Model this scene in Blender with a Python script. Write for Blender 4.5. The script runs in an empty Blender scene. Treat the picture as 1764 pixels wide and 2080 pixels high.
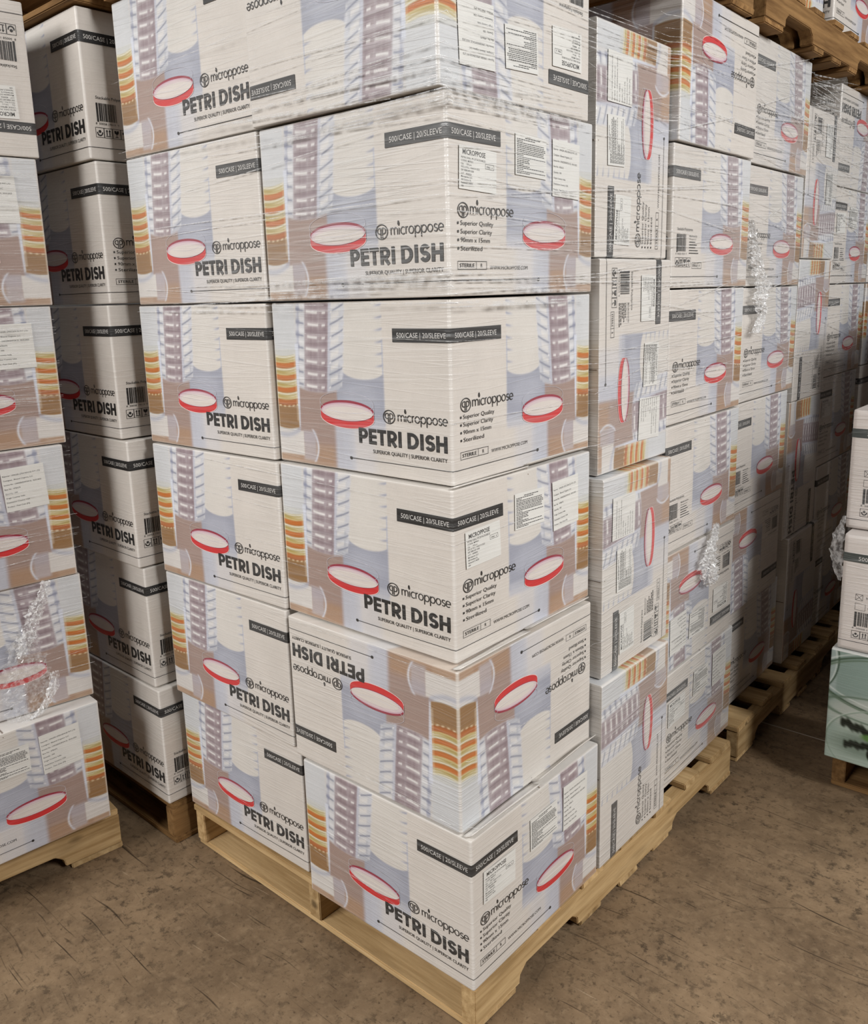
import bpy, math, random
import numpy as np
from mathutils import Matrix, Vector

# ------------------------------------------------------------------ camera, light, exposure
scn = bpy.context.scene
COL = scn.collection
VS = scn.view_settings
VS.view_transform = 'Standard'; VS.look = 'None'; VS.gamma = 1.0; VS.use_curve_mapping = False
VS.exposure = 0.0

def make_camera():
    yaw, pit, rol = math.radians(41.0677), math.radians(12.0277), math.radians(-1.6835)
    f = Vector((-math.sin(yaw)*math.cos(pit), math.cos(yaw)*math.cos(pit), -math.sin(pit)))
    r = Vector((math.cos(yaw), math.sin(yaw), 0)); u = r.cross(f)
    c, s = math.cos(rol), math.sin(rol)
    R = c*r + s*u; U = -s*r + c*u
    cam = bpy.data.cameras.new('camera'); ob = bpy.data.objects.new('camera', cam); COL.objects.link(ob)
    M = Matrix((R, U, -f)).transposed().to_4x4(); M.translation = Vector((0.9442, -1.157, 1.4673))
    ob.matrix_world = M
    cam.sensor_fit = 'VERTICAL'; cam.sensor_height = 36; cam.sensor_width = 36
    cam.lens = 1755.5*36/2080
    cam.shift_x = (882-876.7)/2080; cam.shift_y = (971-1040)/2080
    cam.clip_start = .02; cam.clip_end = 60
    scn.camera = ob
make_camera()

w = bpy.data.worlds.new('world'); scn.world = w; w.use_nodes = True
w.node_tree.nodes['Background'].inputs[0].default_value = (1.0, .97, .92, 1)
w.node_tree.nodes['Background'].inputs[1].default_value = .0

def area(name, loc, target, sx, sy, power, col=(1, .96, .9)):
    l = bpy.data.lights.new(name, 'AREA'); l.shape = 'RECTANGLE'; l.size = sx; l.size_y = sy; l.energy = power; l.color = col
    o = bpy.data.objects.new(name, l); COL.objects.link(o); o.location = loc
    d = Vector(target)-Vector(loc); o.rotation_euler = d.to_track_quat('-Z', 'Y').to_euler()
    return o
# unseen area lights for the warehouse lighting, placed by how the stacks are lit
area('unseen_area_light', (-1.5, -5.4, 4.2), (-.2, -.6, .9), 3.6, 2.4, 400, (1, .99, .975))
area('unseen_area_light', (4.4, 2.1, 3.6), (.3, .9, .9), 1.0, 1.4, 120, (1, .99, .975))
area('unseen_area_light', (4.2, -0.35, 3.8), (-.3, -.1, .9), 1.0, 1.2, 170, (1, .99, .975))  # extra light added to brighten the left foreground stack and aisle-side faces

# ------------------------------------------------------------------ helpers
def lin(c):
    c = np.asarray(c, float)/255.0
    return np.where(c <= .04045, c/12.92, ((c+.055)/1.055)**2.4)

class MB:
    """collects coloured polygons and links them as one mesh"""
    def __init__(s): s.v = []; s.f = []; s.c = []; s.n = 0
    def add(s, v, f, c):
        v = np.asarray(v, float).reshape(-1, 3)
        c = np.asarray(c, float)
        if c.ndim == 1: c = np.tile(c[:3], (len(v), 1))
        s.v.append(v); s.c.append(c); k = s.n
        s.f.extend([tuple(i+k for i in q) for q in f]); s.n += len(v)
    def mesh(s, name, mat, smooth=True):
        me = bpy.data.meshes.new(name)
        me.from_pydata(np.concatenate(s.v).tolist(), [], s.f); me.update()
        a = me.attributes.new('print', 'FLOAT_COLOR', 'POINT')
        c = np.concatenate(s.c); c4 = np.ones((len(c), 4)); c4[:, :3] = c
        a.data.foreach_set('color', c4.astype(np.float32).ravel())
        me.polygons.foreach_set('use_smooth', [smooth]*len(me.polygons))
        me.materials.append(mat)
        return me

def link(name, me, parent=None, M=None):
    o = bpy.data.objects.new(name, me); COL.objects.link(o)
    if parent is not None: o.parent = parent
    if M is not None: o.matrix_local = M
    return o

def tag(o, label=None, cat=None, group=None, kind=None):
    if label:
        assert 4 <= len(label.split()) <= 16, label
        o['label'] = label
    if cat: o['category'] = cat
    if group: o['group'] = group
    if kind: o['kind'] = kind
    return o

def N(nt, t, **kw):
    n = nt.nodes.new(t)
    for k, v in kw.items(): setattr(n, k, v)
    return n
def new_mat(name):
    m = bpy.data.materials.new(name); m.use_nodes = True
    nt = m.node_tree; return m, nt, nt.nodes['Principled BSDF'], nt.links
def math_n(nt, op, a, b=None, clamp=False):
    n = N(nt, 'ShaderNodeMath', operation=op, use_clamp=clamp)
    for i, x in enumerate((a, b)):
        if x is None: continue
        if isinstance(x, (int, float)): n.inputs[i].default_value = x
        else: nt.links.new(x, n.inputs[i])
    return n.outputs[0]
def ramp(nt, x, p0, p1, c0=0., c1=1.):
    n = N(nt, 'ShaderNodeMapRange', clamp=True)
    nt.links.new(x, n.inputs[0])
    for i, v in zip((1, 2, 3, 4), (p0, p1, c0, c1)): n.inputs[i].default_value = v
    return n.outputs[0]
def mixc(nt, fac, a, b, mode='MIX'):
    n = N(nt, 'ShaderNodeMix', data_type='RGBA', blend_type=mode)
    for i, x in ((0, fac), (6, a), (7, b)):
        if isinstance(x, (int, float)): n.inputs[i].default_value = x
        elif isinstance(x, (tuple, list, np.ndarray)): n.inputs[i].default_value = (*[float(q) for q in x[:3]], 1)
        else: nt.links.new(x, n.inputs[i])
    return n.outputs[2]
def noise(nt, vec, scale, detail=4, rough=.5):
    n = N(nt, 'ShaderNodeTexNoise'); n.inputs['Scale'].default_value = scale
    n.inputs['Detail'].default_value = detail; n.inputs['Roughness'].default_value = rough
    if vec is not None: nt.links.new(vec, n.inputs['Vector'])
    return n.outputs['Fac']
def combine(nt, x, y, z=None):
    n = N(nt, 'ShaderNodeCombineXYZ')
    for i, q in enumerate((x, y, z)):
        if q is None: continue
        if isinstance(q, (int, float)): n.inputs[i].default_value = q
        else: nt.links.new(q, n.inputs[i])
    return n.outputs[0]

# ------------------------------------------------------------------ materials
def film_coords(nt):
    g = N(nt, 'ShaderNodeNewGeometry'); sep = N(nt, 'ShaderNodeSeparateXYZ'); nt.links.new(g.outputs['Position'], sep.inputs[0])
    s = math_n(nt, 'SUBTRACT', sep.outputs[1], sep.outputs[0])
    return g, s, sep.outputs[2]

def carton_material(name, attr=True, color=(.7, .67, .62)):
    """printed board under tight stretch film: streaks of film lie along the wrapping direction"""
    m, nt, P, L = new_mat(name)
    g, s, z = film_coords(nt)
    def streak(tilt, ks, kz, lo, hi, seed):
        zt = math_n(nt, 'ADD', z, math_n(nt, 'MULTIPLY', s, tilt))
        v = combine(nt, math_n(nt, 'MULTIPLY', s, ks), math_n(nt, 'MULTIPLY', zt, kz), seed)
        return ramp(nt, noise(nt, v, 1.0, 3, .55), lo, hi)
    a = streak(.035, 2.0, 120, .50, .80, 1.0)
    b = streak(-.06, 1.4, 210, .52, .80, 7.0)
    c = streak(.16, 1.1, 60, .55, .85, 3.0)
    patch = ramp(nt, noise(nt, combine(nt, s, z, 0.0), 3.5, 2), .38, .62, .25, 1.0)
    st = math_n(nt, 'MULTIPLY', math_n(nt, 'ADD', math_n(nt, 'MAXIMUM', a, b), math_n(nt, 'MULTIPLY', c, .5)), patch, True)
    at = N(nt, 'ShaderNodeAttribute', attribute_type='OBJECT', attribute_name='film')
    film = at.outputs['Fac']
    if attr:
        base = N(nt, 'ShaderNodeAttribute', attribute_name='print').outputs['Color']
    else:
        r = N(nt, 'ShaderNodeRGB'); r.outputs[0].default_value = (*color, 1); base = r.outputs[0]
    # faint scuffs of the board
    sc = ramp(nt, noise(nt, g.outputs['Position'], 14, 5, .6), .35, .7, .93, 1.0)
    base = mixc(nt, 1.0, base, combine(nt, sc, sc, sc), 'MULTIPLY')
    fac = math_n(nt, 'MULTIPLY', film, math_n(nt, 'ADD', math_n(nt, 'MULTIPLY', film, .20), math_n(nt, 'MULTIPLY', st, .48)), True)
    base = mixc(nt, fac, base, (.68, .69, .69))
    L.new(base, P.inputs['Base Color'])
    P.inputs['Roughness'].default_value = .5
    P.inputs['Specular IOR Level'].default_value = .3
    L.new(math_n(nt, 'MULTIPLY', film, 1.0, True), P.inputs['Coat Weight'])
    P.inputs['Coat Roughness'].default_value = .16
    P.inputs['Coat IOR'].default_value = 1.45
    bp = N(nt, 'ShaderNodeBump'); bp.inputs['Distance'].default_value = .0030; film = math_n(nt, 'POWER', film, .6)
    L.new(math_n(nt, 'MULTIPLY', film, .9, True), bp.inputs['Strength']); L.new(st, bp.inputs['Height'])
    L.new(bp.outputs[0], P.inputs['Coat Normal'])
    bp2 = N(nt, 'ShaderNodeBump'); bp2.inputs['Distance'].default_value = .0006; bp2.inputs['Strength'].default_value = .35
    L.new(noise(nt, g.outputs['Position'], 40, 3), bp2.inputs['Height'])
    bp3 = N(nt, 'ShaderNodeBump'); bp3.inputs['Distance'].default_value = .0021; L.new(math_n(nt, 'MULTIPLY', film, .8, True), bp3.inputs['Strength']); L.new(st, bp3.inputs['Height']); L.new(bp2.outputs[0], bp3.inputs['Normal']); L.new(bp3.outputs[0], P.inputs['Normal'])
    return m

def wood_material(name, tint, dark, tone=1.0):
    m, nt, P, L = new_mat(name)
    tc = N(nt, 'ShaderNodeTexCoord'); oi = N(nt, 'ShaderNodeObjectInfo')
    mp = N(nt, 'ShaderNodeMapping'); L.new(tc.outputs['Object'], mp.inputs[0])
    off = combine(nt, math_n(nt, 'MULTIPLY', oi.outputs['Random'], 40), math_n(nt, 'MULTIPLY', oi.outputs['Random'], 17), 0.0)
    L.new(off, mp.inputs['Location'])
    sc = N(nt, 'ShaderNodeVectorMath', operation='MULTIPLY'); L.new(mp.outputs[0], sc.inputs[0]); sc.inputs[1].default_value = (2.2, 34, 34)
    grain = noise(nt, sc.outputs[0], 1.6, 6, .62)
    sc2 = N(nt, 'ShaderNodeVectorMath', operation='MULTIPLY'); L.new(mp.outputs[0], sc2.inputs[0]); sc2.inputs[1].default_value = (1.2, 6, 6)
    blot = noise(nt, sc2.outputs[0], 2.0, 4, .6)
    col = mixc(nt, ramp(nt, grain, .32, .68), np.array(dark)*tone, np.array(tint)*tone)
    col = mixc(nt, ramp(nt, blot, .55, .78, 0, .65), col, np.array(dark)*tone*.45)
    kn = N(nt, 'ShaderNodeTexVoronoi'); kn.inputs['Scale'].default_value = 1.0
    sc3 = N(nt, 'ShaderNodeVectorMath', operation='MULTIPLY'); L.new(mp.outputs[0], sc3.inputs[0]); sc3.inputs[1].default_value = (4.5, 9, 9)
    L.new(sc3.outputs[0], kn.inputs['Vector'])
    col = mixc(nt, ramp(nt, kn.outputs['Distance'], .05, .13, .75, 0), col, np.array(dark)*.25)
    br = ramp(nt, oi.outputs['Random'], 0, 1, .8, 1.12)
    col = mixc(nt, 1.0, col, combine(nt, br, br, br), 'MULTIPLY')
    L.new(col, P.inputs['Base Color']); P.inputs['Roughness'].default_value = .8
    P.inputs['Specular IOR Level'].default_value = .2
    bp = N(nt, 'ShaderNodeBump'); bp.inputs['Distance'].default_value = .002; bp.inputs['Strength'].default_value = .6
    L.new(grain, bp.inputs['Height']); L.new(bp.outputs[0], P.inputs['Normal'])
    return m

def floor_material():
    m, nt, P, L = new_mat('stained_concrete')
    g = N(nt, 'ShaderNodeNewGeometry'); pos = g.outputs['Position']
    n1 = noise(nt, pos, 2.4, 7, .68); n2 = noise(nt, pos, 7, 6, .65); n3 = noise(nt, pos, 45, 4, .6)
    col = mixc(nt, ramp(nt, n1, .3, .7), lin((104, 85, 64)), lin((146, 123, 96)))
    col = mixc(nt, ramp(nt, n2, .45, .72, 0, .55), col, lin((70, 55, 40)))
    col = mixc(nt, ramp(nt, n3, .5, .75, 0, .35), col, lin((158, 136, 108)))
    # black scuffs, rubber marks and scratches, gathered in patches
    patch = ramp(nt, noise(nt, pos, 2.6, 3, .6), .42, .62)
    n4 = noise(nt, pos, 30, 8, .76)
    col = mixc(nt, math_n(nt, 'MULTIPLY', ramp(nt, n4, .525, .60), math_n(nt, 'ADD', .22, math_n(nt, 'MULTIPLY', patch, .5))), col, lin((34, 27, 20)))
    warp = N(nt, 'ShaderNodeTexNoise'); warp.inputs['Scale'].default_value = 1.7; L.new(pos, warp.inputs['Vector'])
    wv = N(nt, 'ShaderNodeVectorMath', operation='MULTIPLY'); L.new(warp.outputs['Color'], wv.inputs[0]); wv.inputs[1].default_value = (.16, .16, 0)
    wp = N(nt, 'ShaderNodeVectorMath', operation='ADD'); L.new(pos, wp.inputs[0]); L.new(wv.outputs[0], wp.inputs[1])
    def scratch(rot, sx, sy, lo, hi, amt, seed):
        mp = N(nt, 'ShaderNodeMapping'); L.new(wp.outputs[0], mp.inputs[0])
        mp.inputs['Rotation'].default_value = (0, 0, rot); mp.inputs['Scale'].default_value = (sx, sy, 1); mp.inputs['Location'].default_value = (seed, seed*.7, seed)
        return ramp(nt, noise(nt, mp.outputs[0], 1, 2, .5), lo, hi, 0, amt)
    for rot, sx, sy, lo, hi, amt, sd in ((.5, 1.8, 70, .69, .74, .8, 3), (-.75, 2.6, 110, .69, .74, .8, 9), (1.35, 2.4, 90, .70, .75, .7, 5), (-.2, 1.6, 60, .72, .76, .8, 14), (.95, 8, 120, .69, .76, .65, 31), (2.2, 7, 110, .69, .76, .65, 43), (-1.3, 9, 130, .69, .76, .6, 57)):
        col = mixc(nt, scratch(rot, sx, sy, lo, hi, amt, sd), col, lin((36, 27, 18)))
    col = mixc(nt, scratch(.9, 5, 90, .72, .77, .5, 21), col, lin((170, 150, 124)))
    wv2 = N(nt, 'ShaderNodeVectorMath', operation='MULTIPLY'); L.new(warp.outputs['Color'], wv2.inputs[0]); wv2.inputs[1].default_value = (.25, .25, 0)
    wp2 = N(nt, 'ShaderNodeVectorMath', operation='ADD'); L.new(pos, wp2.inputs[0]); L.new(wv2.outputs[0], wp2.inputs[1])
    for sc, wd, amt, hi in ((1.1, .0016, .4, .62),):
        vo = N(nt, 'ShaderNodeTexVoronoi', feature='DISTANCE_TO_EDGE', voronoi_dimensions='2D'); vo.inputs['Scale'].default_value = sc; L.new(wp2.outputs[0], vo.inputs['Vector'])
        ln = ramp(nt, vo.outputs['Distance'], wd*.4, wd*1.6, amt, 0)
        col = mixc(nt, math_n(nt, 'MULTIPLY', ln, ramp(nt, noise(nt, pos, 2.1+sc, 3, .6), .42, hi)), col, lin((44, 33, 22)))
    n5 = noise(nt, pos, 75, 5, .7)
    col = mixc(nt, ramp(nt, n5, .57, .68, 0, .7), col, lin((58, 45, 32)))
    L.new(col, P.inputs['Base Color'])
    L.new(ramp(nt, n2, .3, .7, .55, .8), P.inputs['Roughness']); P.inputs['Specular IOR Level'].default_value = .25
    bp = N(nt, 'ShaderNodeBump'); bp.inputs['Distance'].default_value = .004; bp.inputs['Strength'].default_value = .5
    L.new(noise(nt, pos, 30, 8, .7), bp.inputs['Height']); L.new(bp.outputs[0], P.inputs['Normal'])
    return m

def plain_material(name, rgb, rough=.8):
    m, nt, P, L = new_mat(name)
    g = N(nt, 'ShaderNodeNewGeometry')
    col = mixc(nt, ramp(nt, noise(nt, g.outputs['Position'], 3, 5), .3, .7), np.array(rgb)*.85, np.array(rgb)*1.1)
    L.new(col, P.inputs['Base Color']); P.inputs['Roughness'].default_value = rough
    return m

def film_material(name, alpha=.55, white=.75, scale=60, rough=.14):
    m, nt, P, L = new_mat(name)
    out = nt.nodes['Material Output']
    P.inputs['Base Color'].default_value = (white, white, white, 1); P.inputs['Roughness'].default_value = rough
    P.inputs['Specular IOR Level'].default_value = 1.0
    g = N(nt, 'ShaderNodeNewGeometry')
    tr = N(nt, 'ShaderNodeBsdfTransparent'); mx = N(nt, 'ShaderNodeMixShader')
    f = ramp(nt, noise(nt, g.outputs['Position'], scale, 4, .6), .38, .62, alpha*.2, min(1, alpha*1.6))
    L.new(f, mx.inputs[0]); L.new(tr.outputs[0], mx.inputs[1]); L.new(P.outputs[0], mx.inputs[2]); L.new(mx.outputs[0], out.inputs[0])
    return m

MAT_PRINT = carton_material('printed_white_board')
MAT_LABEL = carton_material('paper_label')
MAT_WOOD = wood_material('pallet_pine', lin((206, 176, 130)), lin((160, 129, 86)))
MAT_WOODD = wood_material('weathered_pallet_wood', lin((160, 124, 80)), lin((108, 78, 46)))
MAT_FLOOR = floor_material()
MAT_FILM = film_material('stretch_film', .42); MAT_BAG = film_material('thin_crumpled_film', .26, .85, 90, .08)
MAT_CLUMP = film_material('crumpled_stretch_film', .5, .92, 130, .07)

# ------------------------------------------------------------------ carton geometry
WA, WB, H = .482, .4665, .333      # long face, short face, height
RR = .0045

def dent(seed):
    rng = random.Random(seed)
    w_ = [(rng.uniform(6, 16), rng.uniform(6, 16), rng.uniform(0, 6.28), rng.uniform(.0002, .0006)) for _ in range(4)]
    bl = [rng.uniform(.0, .0022) for _ in range(4)]
    return w_, bl

def surf(face, u, v, off, dims, dn):
    """flat face coordinates (metres from the face's lower left) -> points on the softly bulged, round-edged carton"""
    a, b, h = dims
    u = np.asarray(u, float); v = np.asarray(v, float)
    o = np.zeros_like(u)
    if face == 0: P = np.stack([u-a/2, o-b/2, v], -1); n = (0, -1, 0); W = a
    elif face == 1: P = np.stack([o+a/2, u-b/2, v], -1); n = (1, 0, 0); W = b
    elif face == 2: P = np.stack([a/2-u, o+b/2, v], -1); n = (0, 1, 0); W = a
    elif face == 3: P = np.stack([o-a/2, b/2-u, v], -1); n = (-1, 0, 0); W = b
    n = np.array(n, float)
    hh = np.array([a/2, b/2, h/2]); Q = P-np.array([0, 0, h/2])
    q = np.clip(Q, -(hh-RR), hh-RR); d = Q-q
    dl = np.linalg.norm(d, axis=-1, keepdims=True); d = d/np.maximum(dl, 1e-9)
    out = q+d*RR+np.array([0, 0, h/2])
    wv, bl = dn
    k = np.sin(np.pi*np.clip(u/W, 0, 1))*np.sin(np.pi*np.clip(v/h, 0, 1))
    bulge = bl[face]*k
    for (kx, kz, ph, am) in wv: bulge = bulge+am*np.sin(kx*u+ph+face)*np.sin(kz*v+ph*1.7)*np.minimum(1, k*3)
    return out+d*(off+bulge)[..., None] if isinstance(bulge, np.ndarray) else out+d*(off+bulge)

PAPER = (214, 207, 199)
def S(e0, e1, x):
    t = np.clip((x-e0)/(e1-e0), 0, 1); return t*t*(3-2*t)
class Art:
    def __init__(s, W, Hh, nu, nv):
        s.us = np.linspace(0, W, nu); s.vs = np.linspace(0, Hh, nv)
        s.X, s.Y = np.meshgrid(s.us*1000, s.vs*1000)
        s.c = np.empty(s.X.shape+(3,)); s.c[:] = PAPER
    def over(s, m, col, a=1.):
        m = np.clip(m*a, 0, 1)[..., None]; s.c = s.c*(1-m)+np.asarray(col, float)*m
    def box(s, x0, x1, y0, y1, f=4, X=None, Y=None):
        X = s.X if X is None else X; Y = s.Y if Y is None else Y
        fx = fy = f*.62
        return S(x0-fx, x0+fx, X)*(1-S(x1-fx, x1+fx, X))*S(y0-fy, y0+fy, Y)*(1-S(y1-fy, y1+fy, Y))
    def ell(s, cx, cy, a, b, f=.12):
        r = np.sqrt(((s.X-cx)/a)**2+((s.Y-cy)/b)**2); return 1-S(1-f, 1+f, r)

def paint(art):
    """the blurred product picture printed on the carton: stacks of clear dishes on a bench"""
    X, Y = art.X, art.Y; ov, bx = art.over, art.box
    rng = np.random.RandomState(5)
    ov(bx(-20, 74, 60, 350, 12), (206, 211, 217), .75)
    # bench: brown to the left, lilac and white to the right
    ov(bx(62, 200, -30, 176, 10), (160, 136, 126))
    ov(bx(-20, 175, -30, 45, 18), (170, 136, 108), .85)
    ov(bx(178, 236, -30, 112, 12), (192, 195, 210), .95)
    ov(bx(226, 290, -30, 100, 26), (208, 205, 206), .8)
    ov(bx(188, 318, 98, 196, 5), (160, 164, 184))
    ov(bx(236, 318, 86, 112, 10), (190, 192, 205), .8)
    ov(art.ell(250, 152, 52, 26, .5), (182, 186, 203), .6)
    # blank white stack behind with lilac edge ticks
    cyb = 204-20*np.sqrt(np.clip(1-((X-262)/58)**2, 0, 1))
    ov(S(200, 206, X)*(1-S(316, 319, X))*S(-2, 2, Y-cyb), (216, 211, 204))
    for k in range(7):
        y = 209+k*22.5
        e = np.exp(-((Y-(y-6*np.sqrt(np.clip(1-((X-262)/58)**2, 0, 1))+6))/2.2)**2)
        ov(e*S(292, 316, X)*(1-S(317, 319, X)), (150, 156, 186), .8)
    ov(bx(315.5, 318, 196, 262, 1.2), (178, 184, 206), .8)
    # stack of clear dishes with a dark core, leaning a little to the right
    Xs = X-(Y-165)*.085
    top = S(158, 166, Y+14*np.sqrt(np.clip(1-((Xs-132)/66)**2, 0, 1))-6)
    ov(top*bx(66, 204, 100, 360, 3, Xs), (208, 209, 214), .95)
    ov(top*bx(92, 161, 100, 360, 7, Xs), (162, 147, 151))
    for q, (xa, xb) in enumerate(((94, 101), (108, 114), (128, 135), (150, 156))): ov(top*bx(xa, xb, 100, 360, 3, Xs), (190, 181, 186) if q % 2 == 0 else (138, 119, 125), .5)
    ov(top*bx(118, 132, 100, 360, 5, Xs), (142, 124, 130), .4)
    ov(top*bx(146, 162, 100, 360, 4, Xs), (144, 127, 134), .4)
    ov(top*bx(68, 73, 100, 360, 2, Xs), (160, 164, 192), .9)
    ov(top*bx(161, 200, 100, 212, 5, Xs), (182, 186, 200), .75)
    ov(top*bx(161, 168, 100, 360, 3, Xs), (196, 198, 216), .8)
    for k in range(8):
        y = 166+k*24.6
        yc = y+.0022*(Xs-132)**2-3+.16*np.maximum(0, Xs-168)-.10*np.maximum(0, 84-Xs)
        g = lambda wd, dy=0: np.exp(-((Y-yc-dy)/wd)**2)
        ov(g(5, 11)*bx(94, 160, 0, 400, 4, Xs), (124, 105, 112), .42+.2*math.sin(k*2.1))
        ov(g(4.5, 5)*bx(100, 156, 0, 400, 8, Xs), (196, 186, 190), .45)
        ov(g(8, 12)*bx(196, 207, 0, 400, 4, Xs), (208, 210, 220), .8); ov(g(9, 12)*bx(63, 74, 0, 400, 4, Xs), (206, 209, 220), .7)
        ov(g(1.9)*bx(66, 204, 0, 400, 3, Xs)*(1-bx(88, 166, 0, 400, 5, Xs)), (126, 132, 160), .9)
        ov(g(5.0, 1)*bx(64, 76, 0, 400, 3, Xs), (140, 146, 176), .8)
        ov(g(5.5, 11)*bx(75, 90, 0, 400, 3, Xs), (228, 228, 230), .9)
        ov(g(6.5, 12)*bx(170, 192, 0, 400, 4, Xs), (224, 221, 218), .9)
        ov(g(3.0, 1)*bx(98+3*math.sin(k*1.7), 131+2*math.sin(k*2.9), 0, 400, 3, Xs), (234, 232, 230), 1)
        ov(g(2.6, 0)*bx(143, 153, 0, 400, 2, Xs), (232, 229, 228), 1)
        if k % 2 == 0: ov(g(2.2, -1)*bx(166, 172, 0, 400, 2, Xs), (238, 236, 236), .9)
    # lilac glass edge and base curve at lower left
    ov(bx(64, 75, 78, 250, 3.5, X+(Y-160)*-.04), (216, 222, 238), .95)
    ov(np.exp(-((X-(124-.012*(Y-40)**2))/3.0)**2)*bx(70, 140, 8, 76, 5), (222, 226, 238), .9)
    ov(bx(78, 118, 10, 72, 9), (186, 184, 196), .65)
    ov(bx(-10, 80, 18, 70, 3), (214, 209, 204))
    ov(np.exp(-((Y-(58+.006*(X-20)**2))/5.5)**2)*bx(-5, 72, 40, 100, 6), (178, 182, 200), .75)
    # stack of amber dishes at the edge
    bot = S(70, 74, Y-.004*(X-30)**2)
    ov(bot*bx(-10, 67, 60, 236, 2.5), (156, 116, 64))
    ov(bot*bx(-10, 67, 60, 118, 9), (142, 106, 66), .8)
    ov(bx(-10, 68, 222, 238, 3), (204, 205, 202))
    for k in range(4):
        y = 205-k*25.5
        yc = y+.0035*(X-28)**2-2
        g = lambda wd, dy=0: np.exp(-((Y-yc-dy)/wd)**2)
        m = bx(-10, 67, 50, 240, 2)
        ov(np.exp(-(np.abs((Y-yc-13)/7.5))**8)*m, (186, 172, 122)); ov(g(2.6, 11)*m, (176, 150, 70), .8)
        ov(np.exp(-(np.abs((Y-yc)/6.2))**10)*m, (194, 108, 32) if k < 3 else (178, 102, 42))
        ov(g(1.5, 18)*m, (232, 228, 212), .95); ov(g(1.5, 7.4)*m, (214, 196, 140), .8); ov(g(1.8, -5.2)*m, (150, 78, 18), .7)
        ov(g(1.5, -7.5)*m*(.5+.5*np.sin(X*.45+k)), (240, 228, 200), .95)
        ov(g(1.6, 12)*m*S(20, 60, X), (232, 226, 214), .7)
    ov(bx(62, 68, 90, 232, 2), (226, 222, 222), .35)
    gray = art.c.mean(-1, keepdims=True); blue = np.clip((art.c[..., 2:]-art.c[..., :1])/12, 0, 1)
    art.c = art.c*(1-blue*.30)+gray*blue*.30-blue*3
    art.c += rng.normal(0, 1.1, art.c.shape[:2])[..., None]

def make_art(kind, W, Hh, step=.0020):
    nu = int(W/step)+1; nv = int(Hh/step)+1
    a = Art(W, Hh, nu, nv)
    if kind == 'A': paint(a)
    elif kind == 'B':
        a.X = 482-a.X; paint(a); a.X = 482-a.X
    # worn lighter fold along the vertical edges
    wear = np.minimum(a.X, W*1000-a.X)
    a.over(1-S(2.5, 7, wear), (222, 217, 211), .75)
    wz = np.minimum(a.Y, Hh*1000-a.Y); a.over(1-S(2, 5, wz), (214, 208, 200), .6)
    return a, lin(np.clip(a.c, 0, 255)).reshape(-1, 3), nu, nv

# ------------------------------------------------------------------ lettering
_tc = {}
def text2d(t, size=1.0, width=1.0, bold=0.0, align='LEFT'):
    key = (t, bold)
    if key not in _tc:
        cu = bpy.data.curves.new('tmp', 'FONT'); cu.body = t; cu.fill_mode = 'FRONT'; cu.offset = bold; cu.resolution_u = 2
        ob = bpy.data.objects.new('tmp', cu); COL.objects.link(ob)
        dg = bpy.context.evaluated_depsgraph_get(); me = ob.evaluated_get(dg).to_mesh()
        v = np.array([tuple(x.co)[:2] for x in me.vertices]).reshape(-1, 2); f = [tuple(p.vertices) for p in me.polygons]
        ob.evaluated_get(dg).to_mesh_clear(); bpy.data.objects.remove(ob); bpy.data.curves.remove(cu)
        _tc[key] = (v, f)
    v, f = _tc[key]
    v = v.copy()
    x0, x1 = v[:, 0].min(), v[:, 0].max()
    v[:, 0] -= x0
    return v*np.array([size*width, size]), f, (x1-x0)*size*width

def fit_text(t, wid, cap, bold=0.0):
    """text stretched to a width (mm) and a capital height (mm)"""
    v, f, w_ = text2d(t, 1, 1, bold)
    return v*np.array([wid/w_, cap/.72]), f

def stroke(pts, wd, closed=False):
    p = np.asarray(pts, float)
    keep = np.r_[True, np.linalg.norm(np.diff(p, axis=0), axis=1) > 1e-6]; p = p[keep]
    if closed: prv, nxt = np.roll(p, 1, 0), np.roll(p, -1, 0)
    else: prv = np.vstack([2*p[0]-p[1], p[:-1]]); nxt = np.vstack([p[1:], 2*p[-1]-p[-2]])
    d1 = p-prv; d2 = nxt-p
    d1 /= np.linalg.norm(d1, axis=1)[:, None]; d2 /= np.linalg.norm(d2, axis=1)[:, None]
    n1 = np.stack([-d1[:, 1], d1[:, 0]], 1); n2 = np.stack([-d2[:, 1], d2[:, 0]], 1)
    m = n1+n2; m /= np.maximum(np.linalg.norm(m, axis=1)[:, None], 1e-6)
    k = 1/np.clip((m*n1).sum(1), .45, 1); m = m*k[:, None]*wd/2
    v = np.vstack([p+m, p-m]); n = len(p)
    f = [(i, i+n, (i+1) % n+n, (i+1) % n) for i in range(n if closed else n-1)]
    return v, f
def arc(cx, cy, rx, ry, a0, a1, n=12):
    t = np.radians(np.linspace(a0, a1, n)); return np.stack([cx+rx*np.cos(t), cy+ry*np.sin(t)], 1).tolist()

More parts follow.
